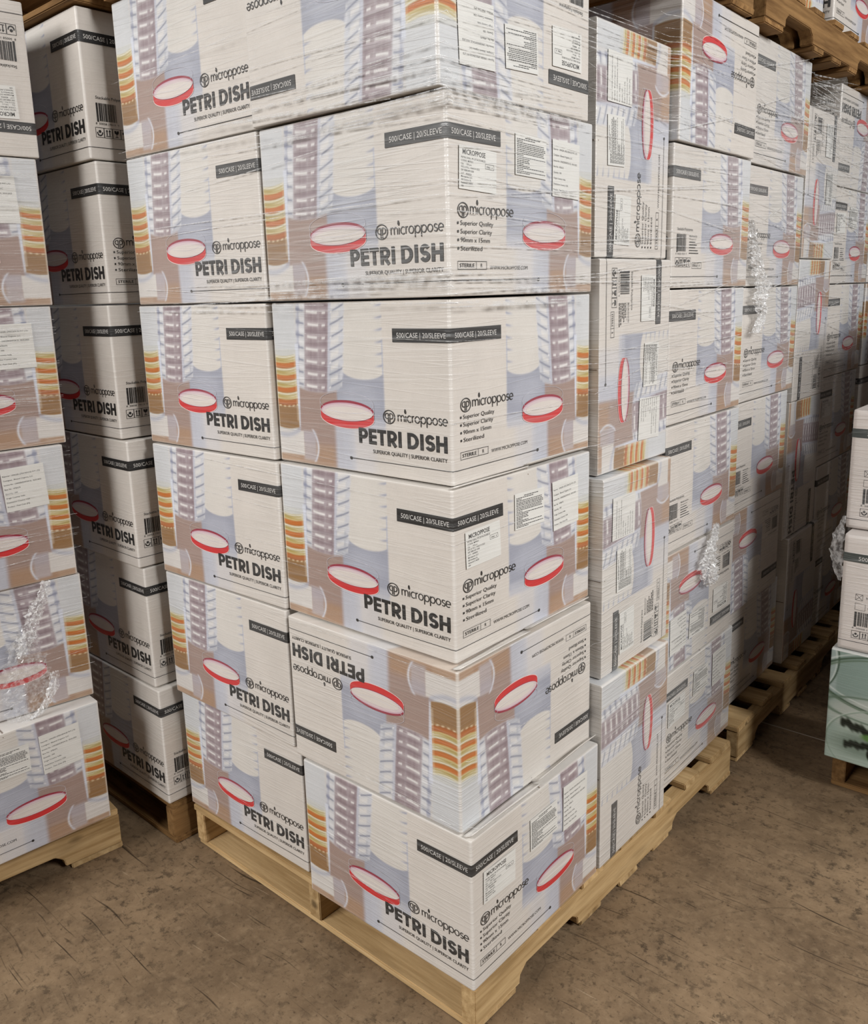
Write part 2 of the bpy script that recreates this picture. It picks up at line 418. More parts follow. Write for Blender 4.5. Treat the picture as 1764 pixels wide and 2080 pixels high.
def petri_dish_word(x0, x1, y0, cap):
    """heavy geometric capitals"""
    w_ = 6.7; h = 30.0; q = w_/2; t = h-q; out = []; x = 0
    def ad(pts, dx, closed=False):
        v, f = stroke(pts, w_, closed); out.append((v+np.array([dx, 0]), f))
    def P_(x): ad([(q, 0), (q, h)], x); ad([(q, t), (10, t)]+arc(10.5, t-7, 7, 7, 90, -90)+[(10, t-14), (q, t-14)], x)
    for ch in 'PETRI DISH':
        if ch == 'P': P_(x); x += 23.5
        elif ch == 'E':
            ad([(q, 0), (q, h)], x)
            for yy in (q, h/2, t): ad([(q, yy), (17.5, yy)], x)
            x += 20
        elif ch == 'T': ad([(0, t), (20, t)], x); ad([(10, 0), (10, t)], x); x += 23
        elif ch == 'R': P_(x); ad([(9, 12), (18.3, 0)], x); x += 24.5
        elif ch == 'I': ad([(q, 0), (q, h)], x); x += 11
        elif ch == ' ': x += 9
        elif ch == 'D': ad([(q, 0), (q, h)], x); ad([(q, t), (9, t)]+arc(9, h/2, 11.5, t-h/2, 90, -90, 16)+[(9, q), (q, q)], x); x += 27.5
        elif ch == 'S': ad(arc(9.8, t-6, 6.4, 6, 20, 270, 14)[:-1]+arc(9.8, q+6, 6.6, 5.9, 90, -165, 14), x); x += 22.5
        elif ch == 'H': ad([(q, 0), (q, h)], x); ad([(19.5, 0), (19.5, h)], x); ad([(q, h/2), (19.5, h/2)], x); x += 23.1
    k = np.array([(x1-x0)/x, cap/h])
    return [(v*k+np.array([x0, y0]), f) for v, f in out]

def brand_word(x0, x1, y0, wd=1.9):
    """thin round lower-case word with a leaf over the i"""
    out = []; x = 0; h = 12.5
    def ad(pts, closed=False): out.append(stroke(np.array(pts)+np.array([x, 0]), wd, closed))
    for ch in 'microppose':
        if ch == 'm':
            ad([(1, 0), (1, h)]); ad([(1, 7.5)]+arc(5, 7.6, 4, 4.2, 180, 0, 9)+[(9, 0)]); ad([(9, 7.5)]+arc(13, 7.6, 4, 4.2, 180, 0, 9)+[(17, 0)]); x += 20.2
        elif ch == 'i':
            ad([(1, 0), (1, h-1)]); ad([(.6, 15), (-1.6, 18), (-1.2, 21), (-.2, 23.4)]); ad([(.6, 15), (1.6, 18.5), (-.2, 23.4)]); x += 4.4
        elif ch == 'c': ad(arc(6.2, 6, 5.6, 6, 48, 312, 18)); x += 12
        elif ch == 'r': ad([(1, 0), (1, h)]); ad([(1, 7)]+arc(5.5, 7.3, 4.5, 4.6, 180, 85, 8)); x += 7.4
        elif ch == 'o': ad(arc(6.4, 6, 5.7, 6, 0, 345, 22), True); x += 14.6
        elif ch == 'p': ad([(1, -7), (1, h)]); ad(arc(6.9, 6, 5.7, 6, 0, 345, 22), True); x += 14.8
        elif ch == 's': ad(arc(4.6, 9.0, 3.3, 3.0, 25, 270, 10)[:-1]+arc(4.6, 3.0, 3.5, 3.0, 90, -155, 10)); x += 9.8
        elif ch == 'e': ad([(1, 6)]+[(11.6, 6)]+arc(6.3, 6, 5.5, 6, 0, 312, 20)); x += 12
    k = np.array([(x1-x0)/x, 1])
    return [(v*k+np.array([x0, y0]), f) for v, f in out]

def emblem(cx, cy, r):
    w_ = r*.125; rx, ry = r, r*.86
    o = [stroke(arc(cx, cy, rx*.94, ry*.94, 0, 350, 40), w_, True)]
    for s in (-1, 1):
        x = cx+s*rx*.13
        o.append(stroke([(x, cy-ry*.80), (x, cy+ry*.52)], w_))
        p = [(x, cy+ry*.50), (cx+s*rx*.30, cy+ry*.50)]+[(cx+s*(rx*.32+rx*.33*math.cos(t)), cy+ry*.13+ry*.37*math.sin(t)) for t in np.linspace(1.45, -1.45, 9)]+[(cx+s*rx*.30, cy-ry*.24), (x, cy-ry*.24)]
        o.append(stroke(p, w_))
    return o

def rect(x0, y0, x1, y1): return np.array([(x0, y0), (x1, y0), (x1, y1), (x0, y1)], float), [(0, 1, 2, 3)]
def strip(x0, y0, x1, y1, n=14):
    xs = np.linspace(x0, x1, n)
    v = np.concatenate([np.stack([xs, np.full(n, y0)], 1), np.stack([xs, np.full(n, y1)], 1)])
    return v, [(i, i+1, i+1+n, i+n) for i in range(n-1)]
def frame(x0, y0, x1, y1, w_=.9): return stroke([(x0, y0), (x1, y0), (x1, y1), (x0, y1)], w_, True)

INK = lin((28, 26, 25)); WHITE = lin((214, 211, 207)); RED = lin((205, 34, 36)); DRED = lin((150, 34, 58))
def dish_layers(cx, cy, a, b):
    """the red rimmed dish of the picture, outlines in layers"""
    L = []
    def full(cx, cy, a, b, n=40): t = np.linspace(0, 2*np.pi, n, endpoint=False); return np.stack([cx+a*np.cos(t), cy+b*np.sin(t)], 1), [tuple(range(n))]
    t = np.linspace(np.pi, 2*np.pi, 26)
    lo = np.stack([cx+a*np.cos(t), cy-13+b*np.sin(t)], 1); hi = np.stack([cx+a*np.cos(t), cy+b*np.sin(t)], 1)
    body = np.concatenate([lo, hi[::-1]])
    L.append((*full(cx, cy, a, b), DRED, 2))
    L.append((np.concatenate([lo, hi]), [(i, i+1, i+27, i+26) for i in range(25)], RED, 2))
    L.append((*full(cx, cy-1.8, a*.965, b*.85), lin((206, 170, 184)), 3))
    L.append((*full(cx+1, cy-3.0, a*.94, b*.77), lin((216, 198, 200)), 4))
    L.append((*full(cx+4, cy-4.6, a*.88, b*.60), lin((220, 211, 204)), 5))
    L.append((*stroke(np.stack([cx+a*1.0*np.cos(t), cy-13.8+b*np.sin(t)], 1), 1.4), lin((236, 208, 204)), 3))
    L.append((*stroke(np.stack([cx+a*.985*np.cos(t), cy+.6+b*.93*np.sin(t)], 1), 1.2), lin((226, 214, 212)), 6))
    L.append((*stroke(arc(cx, cy+16, a, b, 0, 352, 44), .6, True), lin((206, 203, 212)), 5))
    for s in (-1, 1): L.append((*stroke([(cx+s*a*1.0, cy-13), (cx+s*a*1.0, cy+15)], .6), lin((210, 202, 210)), 5))
    return L

random.seed(3)
BARS = []
_x = 0
while _x < 50:
    bw = random.choice((.6, .6, 1.1, 1.6, 2.2)); BARS.append((_x, bw)); _x += bw+random.choice((.6, .6, 1.1, 1.6))
BARS[0] = (0, 4.6)
BARS = [BARS[0]]+[b for b in BARS[1:] if b[0] > 6]

def decals(kind):
    """list of (verts mm, faces, colour, layer) for a printed face"""
    D = []
    def ad(vf, col=INK, lay=6): D.append((vf[0], vf[1], col, lay))
    def tx(t, x, y, wid, cap, col=INK, bold=0., lay=6):
        v, f = fit_text(t, wid, cap, bold); ad((v+np.array([x, y]), f), col, lay)
    if kind == 'A':
        for L in dish_layers(213.5, 121, 76, 21): D.append(L)
        ad(strip(345, 256.5, 482.3, 281.5, 20)); tx('500/CASE | 20/SLEEVE', 356, 264.5, 118, 9.6, WHITE, 0, 8)
        for q in emblem(329, 117, 15.5): ad(q)
        for q in brand_word(351, 472, 110.5): ad(q)
        for q in petri_dish_word(246, 471, 60.5, 30.5): ad(q)
        tx('SUPERIOR QUALITY | SUPERIOR CLARITY', 283, 43.5, 187, 7.4, INK, .006)
        ad(strip(222, 27.4, 482.3, 28.8, 24)); ad((np.array(arc(221, 28, 3.4, 3.4, 0, 330, 12)), [tuple(range(12))]))
    else:
        for L in dish_layers(287, 116, 73, 20.5): D.append(L)
        ad(strip(-.3, 256.5, 147, 281.5, 20)); tx('500/CASE | 20/SLEEVE', 12, 264.5, 120, 9.6, WHITE, 0, 8)
        ad(strip(-.3, 27.4, 266, 28.8, 24)); ad((np.array(arc(267, 28, 3.4, 3.4, 0, 330, 12)), [tuple(range(12))]))
    if kind == 'B':
        for q in emblem(39, 144.5, 15): ad(q)
        for q in brand_word(58, 183, 139.5): ad(q)
        for y, t, wd in ((120, 'Superior Quality', 92), (106, 'Superior Clarity', 88), (92, '90mm x 15mm', 82), (78, 'Sterilized', 60)):
            ad(rect(22.5, y+1.2, 26.5, y+5.4)); tx(t, 31, y, wd, 8.0)
        ad(frame(22, 46.5, 103, 60)); ad(rect(73, 46.5, 73.9, 60)); tx('STERILE', 27, 50.2, 41, 6.6, INK, .012); tx('R', 86, 50.2, 4.6, 6.6, INK, .012)
        tx('WWW.MICROPPOSE.COM', 113, 46.5, 117, 6.8)
    if kind == 'C':
        tx('Stackable Polystyrene', 27, 137, 84, 6.6, INK, .004)
        for x, bw in BARS: ad(rect(26+x, 88 if x else 86, 26+x+bw, 128))
        tx('8  50058 19019  9', 22, 80, 58, 4.6)
        tx('Manufactured for', 94, 123, 44, 4.0, INK, .012)
        for k, wd in enumerate((38, 33, 42, 36, 48, 52)): tx('Microppose LLC', 94, 116-k*6.6, wd, 3.4) if k == 0 else [ad(rect(94+q[0], 116-k*6.6, 94+q[0]+q[1], 118.4-k*6.6)) for q in dashes(wd, k)]
        for k in range(4): ad(frame(20+21*k, 51.5, 40+21*k, 73, .9))
        # hands, arrows, glass, umbrella
        ad((np.array(arc(30, 64.5, 3.4, 3.4, 0, 330, 12)), [tuple(range(12))])); ad(stroke(arc(30, 62, 6.2, 6.4, 170, 370, 12), 2.8))
        for dx in (47.5, 54.5):
            ad(stroke([(dx, 57), (dx, 67)], 2.2)); ad((np.array([(dx-3, 66), (dx+3, 66), (dx, 70.5)]), [(0, 1, 2)]))
        ad(stroke([(44.5, 55.4), (57.5, 55.4)], 1.6))
        ad((np.array([(66, 69.5), (67, 63.5), (72, 60.5), (77, 63.5), (78, 69.5), (73, 69.5), (71.5, 66), (71, 69.5)]), [tuple(range(8))])); ad(stroke([(72, 61), (72, 55.4)], 1.6)); ad(stroke([(68, 55.2), (76, 55.2)], 1.4))
        ad((np.array(arc(93, 63.5, 6.8, 5.6, 0, 180, 12)), [tuple(range(12))])); ad(stroke([(93, 64), (93, 56.5)]+arc(95, 56.5, 2, 2, 180, 330, 6), 1.3))
        ad(frame(112, 48, 167, 62)); ad(rect(147, 48, 147.9, 62)); tx('STERILE', 115.5, 52, 28, 5.8, INK, .012); tx('R', 155, 52, 4, 5.8, INK, .012)
    return D
def dashes(wd, seed):
    r = random.Random(seed); x = 0; o = []
    while x < wd-2:
        q = min(r.uniform(3, 9), wd-x); o.append((x, q)); x += q+1.1
    return o

LAY = .00016
def carton_mesh(name, seed, faces=((0, 'A', 'A'), (1, 'B', 'B'), (2, 'A', 'A'), (3, 'B', 'C')), dims=(WA, WB, H), top=(212, 207, 200)):
    """faces: side number, picture, lettering. The four sides are one welded ring closed by a top and a bottom"""
    dn = dent(seed); mb = MB(); V_, C_ = [], []; deco = []
    for face, akey, dkey in faces:
        W = dims[0] if face in (0, 2) else dims[1]
        art, c, nu, nv = ARTS[akey]
        U, V = np.meshgrid(art.us, art.vs)
        V_.append(surf(face, U, V, np.zeros_like(U), dims, dn)[:, :-1]); C_.append(c.reshape(nv, nu, 3)[:, :-1])
        for v, f, col, lay in DECALS.get(dkey, ()):
            v = np.asarray(v)/1000
            deco.append((surf(face, np.clip(v[:, 0], 0, W), v[:, 1], np.full(len(v), .00022+LAY*lay), dims, dn), f, col))
    ring = np.concatenate(V_, 1); cr = np.concatenate(C_, 1); nv, nc = ring.shape[:2]
    f = [(j*nc+i, j*nc+(i+1) % nc, (j+1)*nc+(i+1) % nc, (j+1)*nc+i) for j in range(nv-1) for i in range(nc)]
    f.append(tuple((nv-1)*nc+i for i in range(nc))); f.append(tuple(range(nc))[::-1])
    mb.add(ring.reshape(-1, 3), f, cr.reshape(-1, 3))
    # slit between the long flaps, top and bottom
    for z, sg in ((dims[2], 1), (0, -1)):
        q = np.array([(-dims[0]/2+.004, -.0013, z+sg*.0004), (dims[0]/2-.004, -.0013, z+sg*.0004), (dims[0]/2-.004, .0013, z+sg*.0004), (-dims[0]/2+.004, .0013, z+sg*.0004)])
        mb.add(q, [(0, 1, 2, 3) if sg > 0 else (3, 2, 1, 0)], lin((104, 84, 62)))
        if sg > 0:   # the slit runs a little way down the folded edge
            for x in (-1, 1): mb.add([(x*(dims[0]/2+.0006), -.0012, z-.012), (x*(dims[0]/2+.0006), .0012, z-.012), (x*(dims[0]/2-.003), .0012, z+.0006), (x*(dims[0]/2-.003), -.0012, z+.0006)], [(0, 1, 2, 3)], lin((120, 98, 74)))
    for d in deco: mb.add(*d)
    me = mb.mesh(name, MAT_PRINT)
    for p in me.polygons:
        if len(p.vertices) == nc: p.use_smooth = False
    return me

ARTS = {'A': make_art('A', WA, H), 'B': make_art('B', WB, H)}
DECALS = {k: decals(k) for k in 'ABC'}
SEEDS = (11, 23, 37, 52)
CARTONS = [carton_mesh('petri_dish_carton', q) for q in SEEDS]
DENTS = {m.name: dent(q) for m, q in zip(CARTONS, SEEDS)}

# ---- paper labels, mesh in the plane x right, y up (mm)
def label_mesh(kind):
    mb = MB(); w_, h = {1: (103, 70), 2: (101, 72), 3: (99, 104)}[kind]
    paper = lin((226, 225, 220))
    def ad(v, f, col, z=.00035): v = np.asarray(v)/1000; mb.add(np.column_stack([v, np.full(len(v), z)]), f, col)
    n = 8; xs = np.linspace(-w_/2, w_/2, n); ys = np.linspace(-h/2, h/2, n); X, Y = np.meshgrid(xs, ys)
    for z in (.0, .00022):
        ad(np.stack([X, Y], -1).reshape(-1, 2), [(j*n+i, j*n+i+1, (j+1)*n+i+1, (j+1)*n+i) for j in range(n-1) for i in range(n-1)], paper, z)
    def tx(t, x, y, wid, cap, bold=0.): v, f = fit_text(t, wid, cap, bold); ad(v+np.array([x, y]), f, lin((40, 38, 36)))
    if kind == 1:
        tx('MICROPPOSE', -42, 21.5, 62, 8.4, .02)
        y = 14.5
        for t, wd, b in (('PETRI DISH, PS (STACKABLE)', 66, .008), ('CODE: MPR01', 32, .008), ('Qty   :  500 pcs', 28, 0), ('MFG & PKG : MARCH-2025', 50, 0), ('EXP: FEBRUARY-2030', 34, .01), ('LOT  : 4000026', 28, .008), ('Microppose, LLC', 30, .012), ('500 Davidson St.', 27, .012), ('Hammond, IL 46320', 31, .012), ('USA', 7, .012)):
            tx(t, -46, y, wd, 3.2, b); y -= 5.1
        v, f = frame(20, 4, 44, 12, .7); ad(v, f, INK); tx('STERILE', 23, 6, 11, 3, .012); tx('R', 38, 6, 2.4, 3, .012)
    elif kind == 2:
        r = random.Random(8); y = h/2-7
        for k in range(21):
            wd = r.choice((92, 92, 90, 88, 92, 60, 20, 40)); x = -46
            if k == 0: wd, x = 50, -20
            for a, q in dashes(wd, k+20): v, f = rect(x+a, y, x+a+q, y+1.5); ad(v, f, INK)
            y -= 2.95 if k % 3 else 3.3
    else:
        y = h/2-19
        for t, wd in (('Exporter : UNIGER LIFESCIENCES PVT LTD', 86), ('Consignee : Bheevel Organics, LLC', 68), ('Invoice No : UNIGER/EXP/24-25, 18.03.2025', 86), ('Box No : 478/675', 36), ('Quantity : 500', 28), ('Origin Country: India', 43), ('Destination Country: USA', 53), ('Product : Petri Dish (PS)', 51)):
            tx(t, -46, y, wd, 3.4, .008); y -= 10.6
    return np.concatenate(mb.v), mb.f, np.concatenate(mb.c)
LABELS = {k: label_mesh(k) for k in (1, 2, 3)}
LPOS = {('B', 1): (83, 214), ('B', 2): (238, 248), ('B', 3): (364, 239), ('C', 1): (84, 214), ('C', 2): (238, 236), ('C', 3): (364, 236), ('A', 2): (240, 236)}
rngL = random.Random(77)
def add_label(root, face, kind):
    """stuck to face 1 (B) or 3 (C) in the carton's own frame"""
    x, y = LPOS[('B' if face == 1 else 'C', kind)]
    x += rngL.uniform(-4, 4); y += rngL.uniform(-5, 5); t = math.radians(rngL.uniform(-2.5, 2.5))
    v, f, c = LABELS[kind]; ca, sa = math.cos(t), math.sin(t)
    u_ = x/1000+v[:, 0]*ca-v[:, 1]*sa; v_ = y/1000+v[:, 0]*sa+v[:, 1]*ca
    mb = MB(); mb.add(surf(face, u_, v_, .0018+v[:, 2], (WA, WB, H), DENTS[root.data.name]), f, c)
    o = link('shipping_label', mb.mesh('shipping_label', MAT_LABEL), root)
    o['film'] = root['film']
    return o

# orientations: what the carton shows towards -y / towards +x
RZ = lambda d: Matrix.Rotation(math.radians(d), 4, 'Z'); RX = lambda d: Matrix.Rotation(math.radians(d), 4, 'X'); RY = lambda d: Matrix.Rotation(math.radians(d), 4, 'Y')
ORI = {'AB': Matrix.Identity(4), 'AC': RZ(180), 'iAC': RY(180), 'iAB': RZ(180) @ RY(180), 'Bccw': RX(90), 'Cccw': RX(90) @ RZ(180),
       'Ccw': RX(-90) @ RZ(180), 'Bcw': RX(-90), 'Acw': RX(-90) @ RZ(90), 'xA': RZ(90), 'xiA': RX(180) @ RZ(90)}
def carton(x1, y0, z0, ori, label, group, yaw=0., film=.35, labels=(), pivot='fr', variant=None):
    """x1, y0: the carton's corner nearest the aisle crossing (largest x, smallest y) - or pivot 'br': largest x, largest y"""
    M = ORI[ori]
    c = np.array([(M @ Vector((sx*WA/2, sy*WB/2, sz*H/2))) for sx in (-1, 1) for sy in (-1, 1) for sz in (-1, 1)])
    half = c.max(0)
    R = Matrix.Rotation(yaw, 4, 'Z')
    loc = Vector((x1, y0, z0+half[2]))+R @ Vector((-half[0], half[1] if pivot == 'fr' else -half[1], 0))
    me = CARTONS[(variant if variant is not None else rngL.randrange(4))]
    o = link('petri_dish_carton', me)
    o.matrix_world = Matrix.Translation(loc) @ R @ M @ Matrix.Translation((0, 0, -H/2))
    o['film'] = film
    tag(o, label, 'carton', group)
    for face, k in labels: add_label(o, face, k)
    return o

# ------------------------------------------------------------------ pallets
def poly_prism(pts, th, axis_map, name, mat, parent, loc, bevel=.003):
    import bmesh
    bm = bmesh.new()
    vs = [bm.verts.new((p[0], -th/2, p[1])) for p in pts]
    f = bm.faces.new(vs); r = bmesh.ops.extrude_face_region(bm, geom=[f])
    for v in [g for g in r['geom'] if isinstance(g, bmesh.types.BMVert)]: v.co.y += th
    bmesh.ops.recalc_face_normals(bm, faces=bm.faces)
    bmesh.ops.bevel(bm, geom=list(bm.edges), offset=bevel, segments=2, affect='EDGES', clamp_overlap=True)
    me = bpy.data.meshes.new(name); bm.to_mesh(me); bm.free(); me.materials.append(mat)
    o = link(name, me, parent); o.location = loc
    if axis_map == 'Y': o.rotation_euler = (0, 0, math.pi/2)
    return o
rngP = random.Random(4)
def board(name, L, wd, th, mat, parent, loc, along='X'):
    e = lambda a: rngP.uniform(-a, a)
    pts = [(-L/2+e(.003), -th/2), (L/2+e(.003), -th/2), (L/2+e(.003), th/2), (-L/2+e(.003), th/2)]
    o = poly_prism(pts, wd, along, name, mat, parent, (loc[0]+e(.003), loc[1]+e(.003), loc[2]), .0025)
    o.rotation_euler.z += e(.006)
    return o
def pallet(label, x1, y0, z0, yaw=0., mat=None, width=1.01, length=1.219, companion=False, out=0.0, block_end=False):
    """x1, y0: right front corner; stringers run along y, deck boards along x"""
    mat = mat or MAT_WOOD
    root = bpy.data.objects.new('wooden_pallet', None); COL.objects.link(root); root.location = (x1, y0, z0); root.rotation_euler = (0, 0, yaw)
    tag(root, label, 'pallet')
    hb, hs, ht = .016, .086, .018
    L = length
    def notch(a): return [(a-.115, 0), (a-.112, .02), (a-.09, .036), (a+.09, .036), (a+.112, .02), (a+.115, 0)][::1]
    pts = [(-L/2, 0)]+notch(-L/2+.265)+notch(L/2-.265)+[(L/2, 0), (L/2, hs), (-L/2, hs)]
    xs = [-.019, -width/2, -width+.019]+([-.075] if companion else [])
    for x in xs: poly_prism(pts, .038, 'Y', 'stringer', mat, root, (x, L/2, hb), .002)
    wt = [.138]+[.092]*5+[.138]; gap = (L-sum(wt))/6; y = 0
    for wd in wt: board('deck_board', width+out, wd, ht, mat, root, (-width/2+out/2, y+wd/2, hb+hs+ht/2)); y += wd+gap
    for wd, y in ((.138, .069), (.092, .44), (.092, L/2), (.092, L-.44), (.138, L-.069)): board('bottom_board', width, wd, hb, mat, root, (-width/2, y, hb/2))
    return root

# ------------------------------------------------------------------ setting
def plane_box(name, lo, hi, mat):
    mb = MB(); a, b = np.array(lo), np.array(hi)
    v = [(x, y, z) for x in (a[0], b[0]) for y in (a[1], b[1]) for z in (a[2], b[2])]
    mb.add(v, [(0, 1, 3, 2), (4, 6, 7, 5), (0, 4, 5, 1), (2, 3, 7, 6), (0, 2, 6, 4), (1, 5, 7, 3)], (.5, .5, .5))
    return tag(link(name, mb.mesh(name, mat, False)), kind='structure')
MAT_WALL = plain_material('dim_painted_wall', (.16, .155, .15)); MAT_CEIL = plain_material('dark_roof_deck', (.08, .078, .075))
plane_box('floor', (-7, -7, -.1), (8, 12, 0), MAT_FLOOR)
plane_box('ceiling', (-7, -7, 6.5), (8, 12, 6.6), MAT_CEIL)
plane_box('wall_left', (-7.1, -7, 0), (-7, 12, 6.5), MAT_WALL); plane_box('wall_right', (8, -7, 0), (8.1, 12, 6.5), MAT_WALL)
plane_box('wall_back', (-7, 12, 0), (8, 12.1, 6.5), MAT_WALL); plane_box('wall_front', (-7, -7.1, 0), (8, -7, 6.5), MAT_WALL)
# pale sawn joint across the aisle floor
mbj = MB(); mbj.add([(-.1, 1.615, .0005), (3.4, 1.59, .0005), (3.4, 1.596, .0005), (-.1, 1.621, .0005)], [(0, 1, 2, 3)], lin((200, 190, 175)))
tag(link('trim_1', mbj.mesh('trim_1', plain_material('pale_joint_filler', lin((178, 166, 150))), False)), kind='structure')

# ------------------------------------------------------------------ stacks
ORD = ['bottom', 'second from bottom', 'third from bottom', 'fourth from bottom', 'fifth from bottom', 'topmost']
PZ = .1225; DZ = .3345
pallet('pale pine pallet under the nearest corner stack of cartons', .019, -.008, 0, -.018, MAT_WOOD, .985, 1.235)

G = 'cartons on the nearest pallet'
corner = [(.033, -.029, -.007, 'AB', .42, ((1, 1), (1, 2), (1, 3))), (.008, -.0263, -.0087, 'iAB', .5, ()), (-.012, -.0046, -.0103, 'AB', .36, ((1, 1), (1, 2), (1, 3))),
          (-.0217, .0111, -.0041, 'AB', .5, ()), (-.0114, .0017, -.0004, 'AB', .8, ((1, 1), (1, 2), (1, 3))), (-.014, -.011, 0, 'iAC', .75, ((3, 1), (3, 2), (3, 3)))]
clab = ['bottom carton at the nearest corner, three paper labels, resting on the pale pallet', 'upside-down carton second from bottom at the nearest corner, amber dishes meeting on its edge',
        'carton third from bottom at the nearest corner, three paper labels on its right face', 'carton fourth from bottom at the nearest corner, no paper labels, dark bands meeting',
        'carton second from top at the nearest corner, three labels under heavy film', 'upside-down topmost carton at the nearest corner, cut off by the frame top']
for k, (x, y, a, o, fm, lb) in enumerate(corner):
    carton(x, y, PZ+k*DZ, o, clab[k], G, a, fm, lb, variant=k % 4)
lefts = [(-.4955, .008, 0), (-.4965, -.0086, -.008), (-.4965, -.0061, .003), (-.508, .0011, .004), (-.4975, -.001, .005), (-.4995, 0, .004)]
for k, (x, y, a) in enumerate(lefts):
    carton(x, y, PZ+k*DZ, 'AB', ORD[k]+' carton in the left column of the nearest pallet', G, a, (.45, .45, .38, .42, .7, .65)[k], (), variant=(k+2) % 4)
ups = [(.0393, .4435, -.0056, 'Bccw', .85, ()), (.0235, .467, .003, 'Cccw', .85, ((3, 1), (3, 2), (3, 3))), (-.0005, .4825, -.0008, 'Ccw', .75, ((3, 1), (3, 2), (3, 3))), (-.0151, .485, -.0009, 'Bccw', .75, ((1, 1), (1, 2), (1, 3)))]
un = ['lowest', 'second lowest', 'second highest', 'highest']
for k, (x, y, a, o, fm, lb) in enumerate(ups):
    carton(x, y, PZ+.003+k*.469, o, un[k]+' of four cartons standing on end beside the corner column', G, a, fm, lb)
third = [(.006, .83, .006, 'AB', .95, ((1, 1), (1, 2), (1, 3))), (.0024, .803, -.001, 'iAC', .85, ((3, 1), (3, 2), (3, 3))), (-.0025, .819, .001, 'AC', .7, ()), (-.0049, .824, .004, 'AB', .65, ()), (-.0032, .8205, -.005, 'AC', .85, ()), (.0068, .8225, .006, 'iAB', .6, ())]
for k, (x, y, a, o, fm, lb) in enumerate(third):
    carton(x, y, PZ+.002+k*DZ, o, ORD[k]+' carton of the column behind the nearest on-end cartons', G, a, fm, lb)

pallet('pine pallet in the aisle, second along the long row', .03, 1.312, 0, .003, MAT_WOOD, out=0)
G = 'cartons on the second pallet of the row'
PZ2 = .1225
bs = [(-.049, 1.372, 'AB', ()), (-.032, 1.303, 'iAC', ()), (-.028, 1.303, 'AC', ()), (-.025, 1.333, 'AB', ()), (-.024, 1.331, 'AB', ()), (-.017, 1.326, 'AB', ())]
for k, (x, y, o, lb) in enumerate(bs):
    carton(x, y, PZ2+k*DZ, o, ORD[k]+' carton in the front column of the second pallet in the row', G, .008, (.8, .8, .8, .85, .9, 1.)[k], lb)
cs = [(-.026, 1.846, 'Ccw', ()), (-.036, 1.807, 'Acw', ()), (-.030, 1.808, 'Cccw', ()), (-.028, 1.812, 'Ccw', ((3, 1), (3, 2)))]
z = PZ2+.002
for k, (x, y, o, lb) in enumerate(cs):
    carton(x, y, z, o, un[k]+' carton standing on end in the second pallet of the row', G, .004, (.7, .7, .8, 1.)[k], lb)
    z += .483 if o == 'Acw' else .469
ds = [(-.05, 2.19, 'AB', ()), (-.045, 2.184, 'AB', ()), (-.045, 2.15, 'AB', ((1, 1),)), (-.04, 2.155, 'AB', ()), (-.036, 2.152, 'AC', ((3, 1), (3, 2))), (-.036, 2.155, 'xiA', ())]
for k, (x, y, o, lb) in enumerate(ds):
    carton(x, y, PZ2+k*DZ, o, ORD[k]+' carton in the far column of the second pallet in the row', G, .006, (.6, .6, .7, .7, .8, 1.)[k], lb)
pallet('dim pine pallet deep in the aisle, third along the row', .0, 2.70, 0, .003, MAT_WOOD)
for k in range(6):
    carton(-.06, 2.72, PZ2+k*DZ, ('AB', 'AC', 'AB', 'iAC', 'AB', 'AB')[k], ORD[k]+' carton in the dark third pallet at the aisle end', 'cartons on the third pallet of the row', .006, .5)

# stack glimpsed in the gap between the left pallet and the nearest pallet
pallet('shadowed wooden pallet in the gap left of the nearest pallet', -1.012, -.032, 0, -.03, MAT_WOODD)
ms = [(.03, .001, 'AC'), (.009, .007, 'AC'), (.007, -.003, 'AC'), (-.017, -.002, 'AC'), (-.013, .003, 'AB'), (-.016, -.006, 'AC')]
for k, (dx, dy, o) in enumerate(ms):
    carton(-1.037+dx, -.044+dy, .127+k*DZ, o, ORD[k]+' carton of the shadowed column seen in the left gap', 'cartons in the shadowed gap', -.03, (.28, .28, .18, .18, .25, .12)[k])

# pallet cut off by the left edge of the picture
NA = -.13
pallet('pine pallet at the left edge under the foreground stack', -1.115-.160, -.138-1.205, 0, NA, MAT_WOOD)
ns = [(.036, -.017, .039, 'AB', ((1, 2), (1, 3)), .35), (-.006, -.004, -.047, 'AB', (), .4), (-.003, -.011, .003, 'AB', ((1, 3),), .3), (-.015, .006, -.004, 'AB', ((1, 3),), .4), (-.007, .009, .003, 'AB', ((1, 3),), .6), (-.004, .017, .006, 'iAC', ((3, 1),), .4)]
nl = ['bottom carton at the left edge with two paper labels, on the foreground pallet', 'second carton from bottom at the left edge, crumpled film hanging over it', 'third carton from bottom at the left edge, one paper label, amber dishes at right',
      'fourth carton from bottom at the left edge of the picture, one paper label', 'second carton from top at the left edge, one paper label under film', 'topmost upside-down carton at the left edge, barcode turned over']
for k, (dx, dy, da, o, lb, fm) in enumerate(ns):
    carton(-1.11+dx, -.159+dy, .134+k*.333, o, nl[k], 'cartons on the left foreground pallet', NA+da, fm, lb, pivot='br')

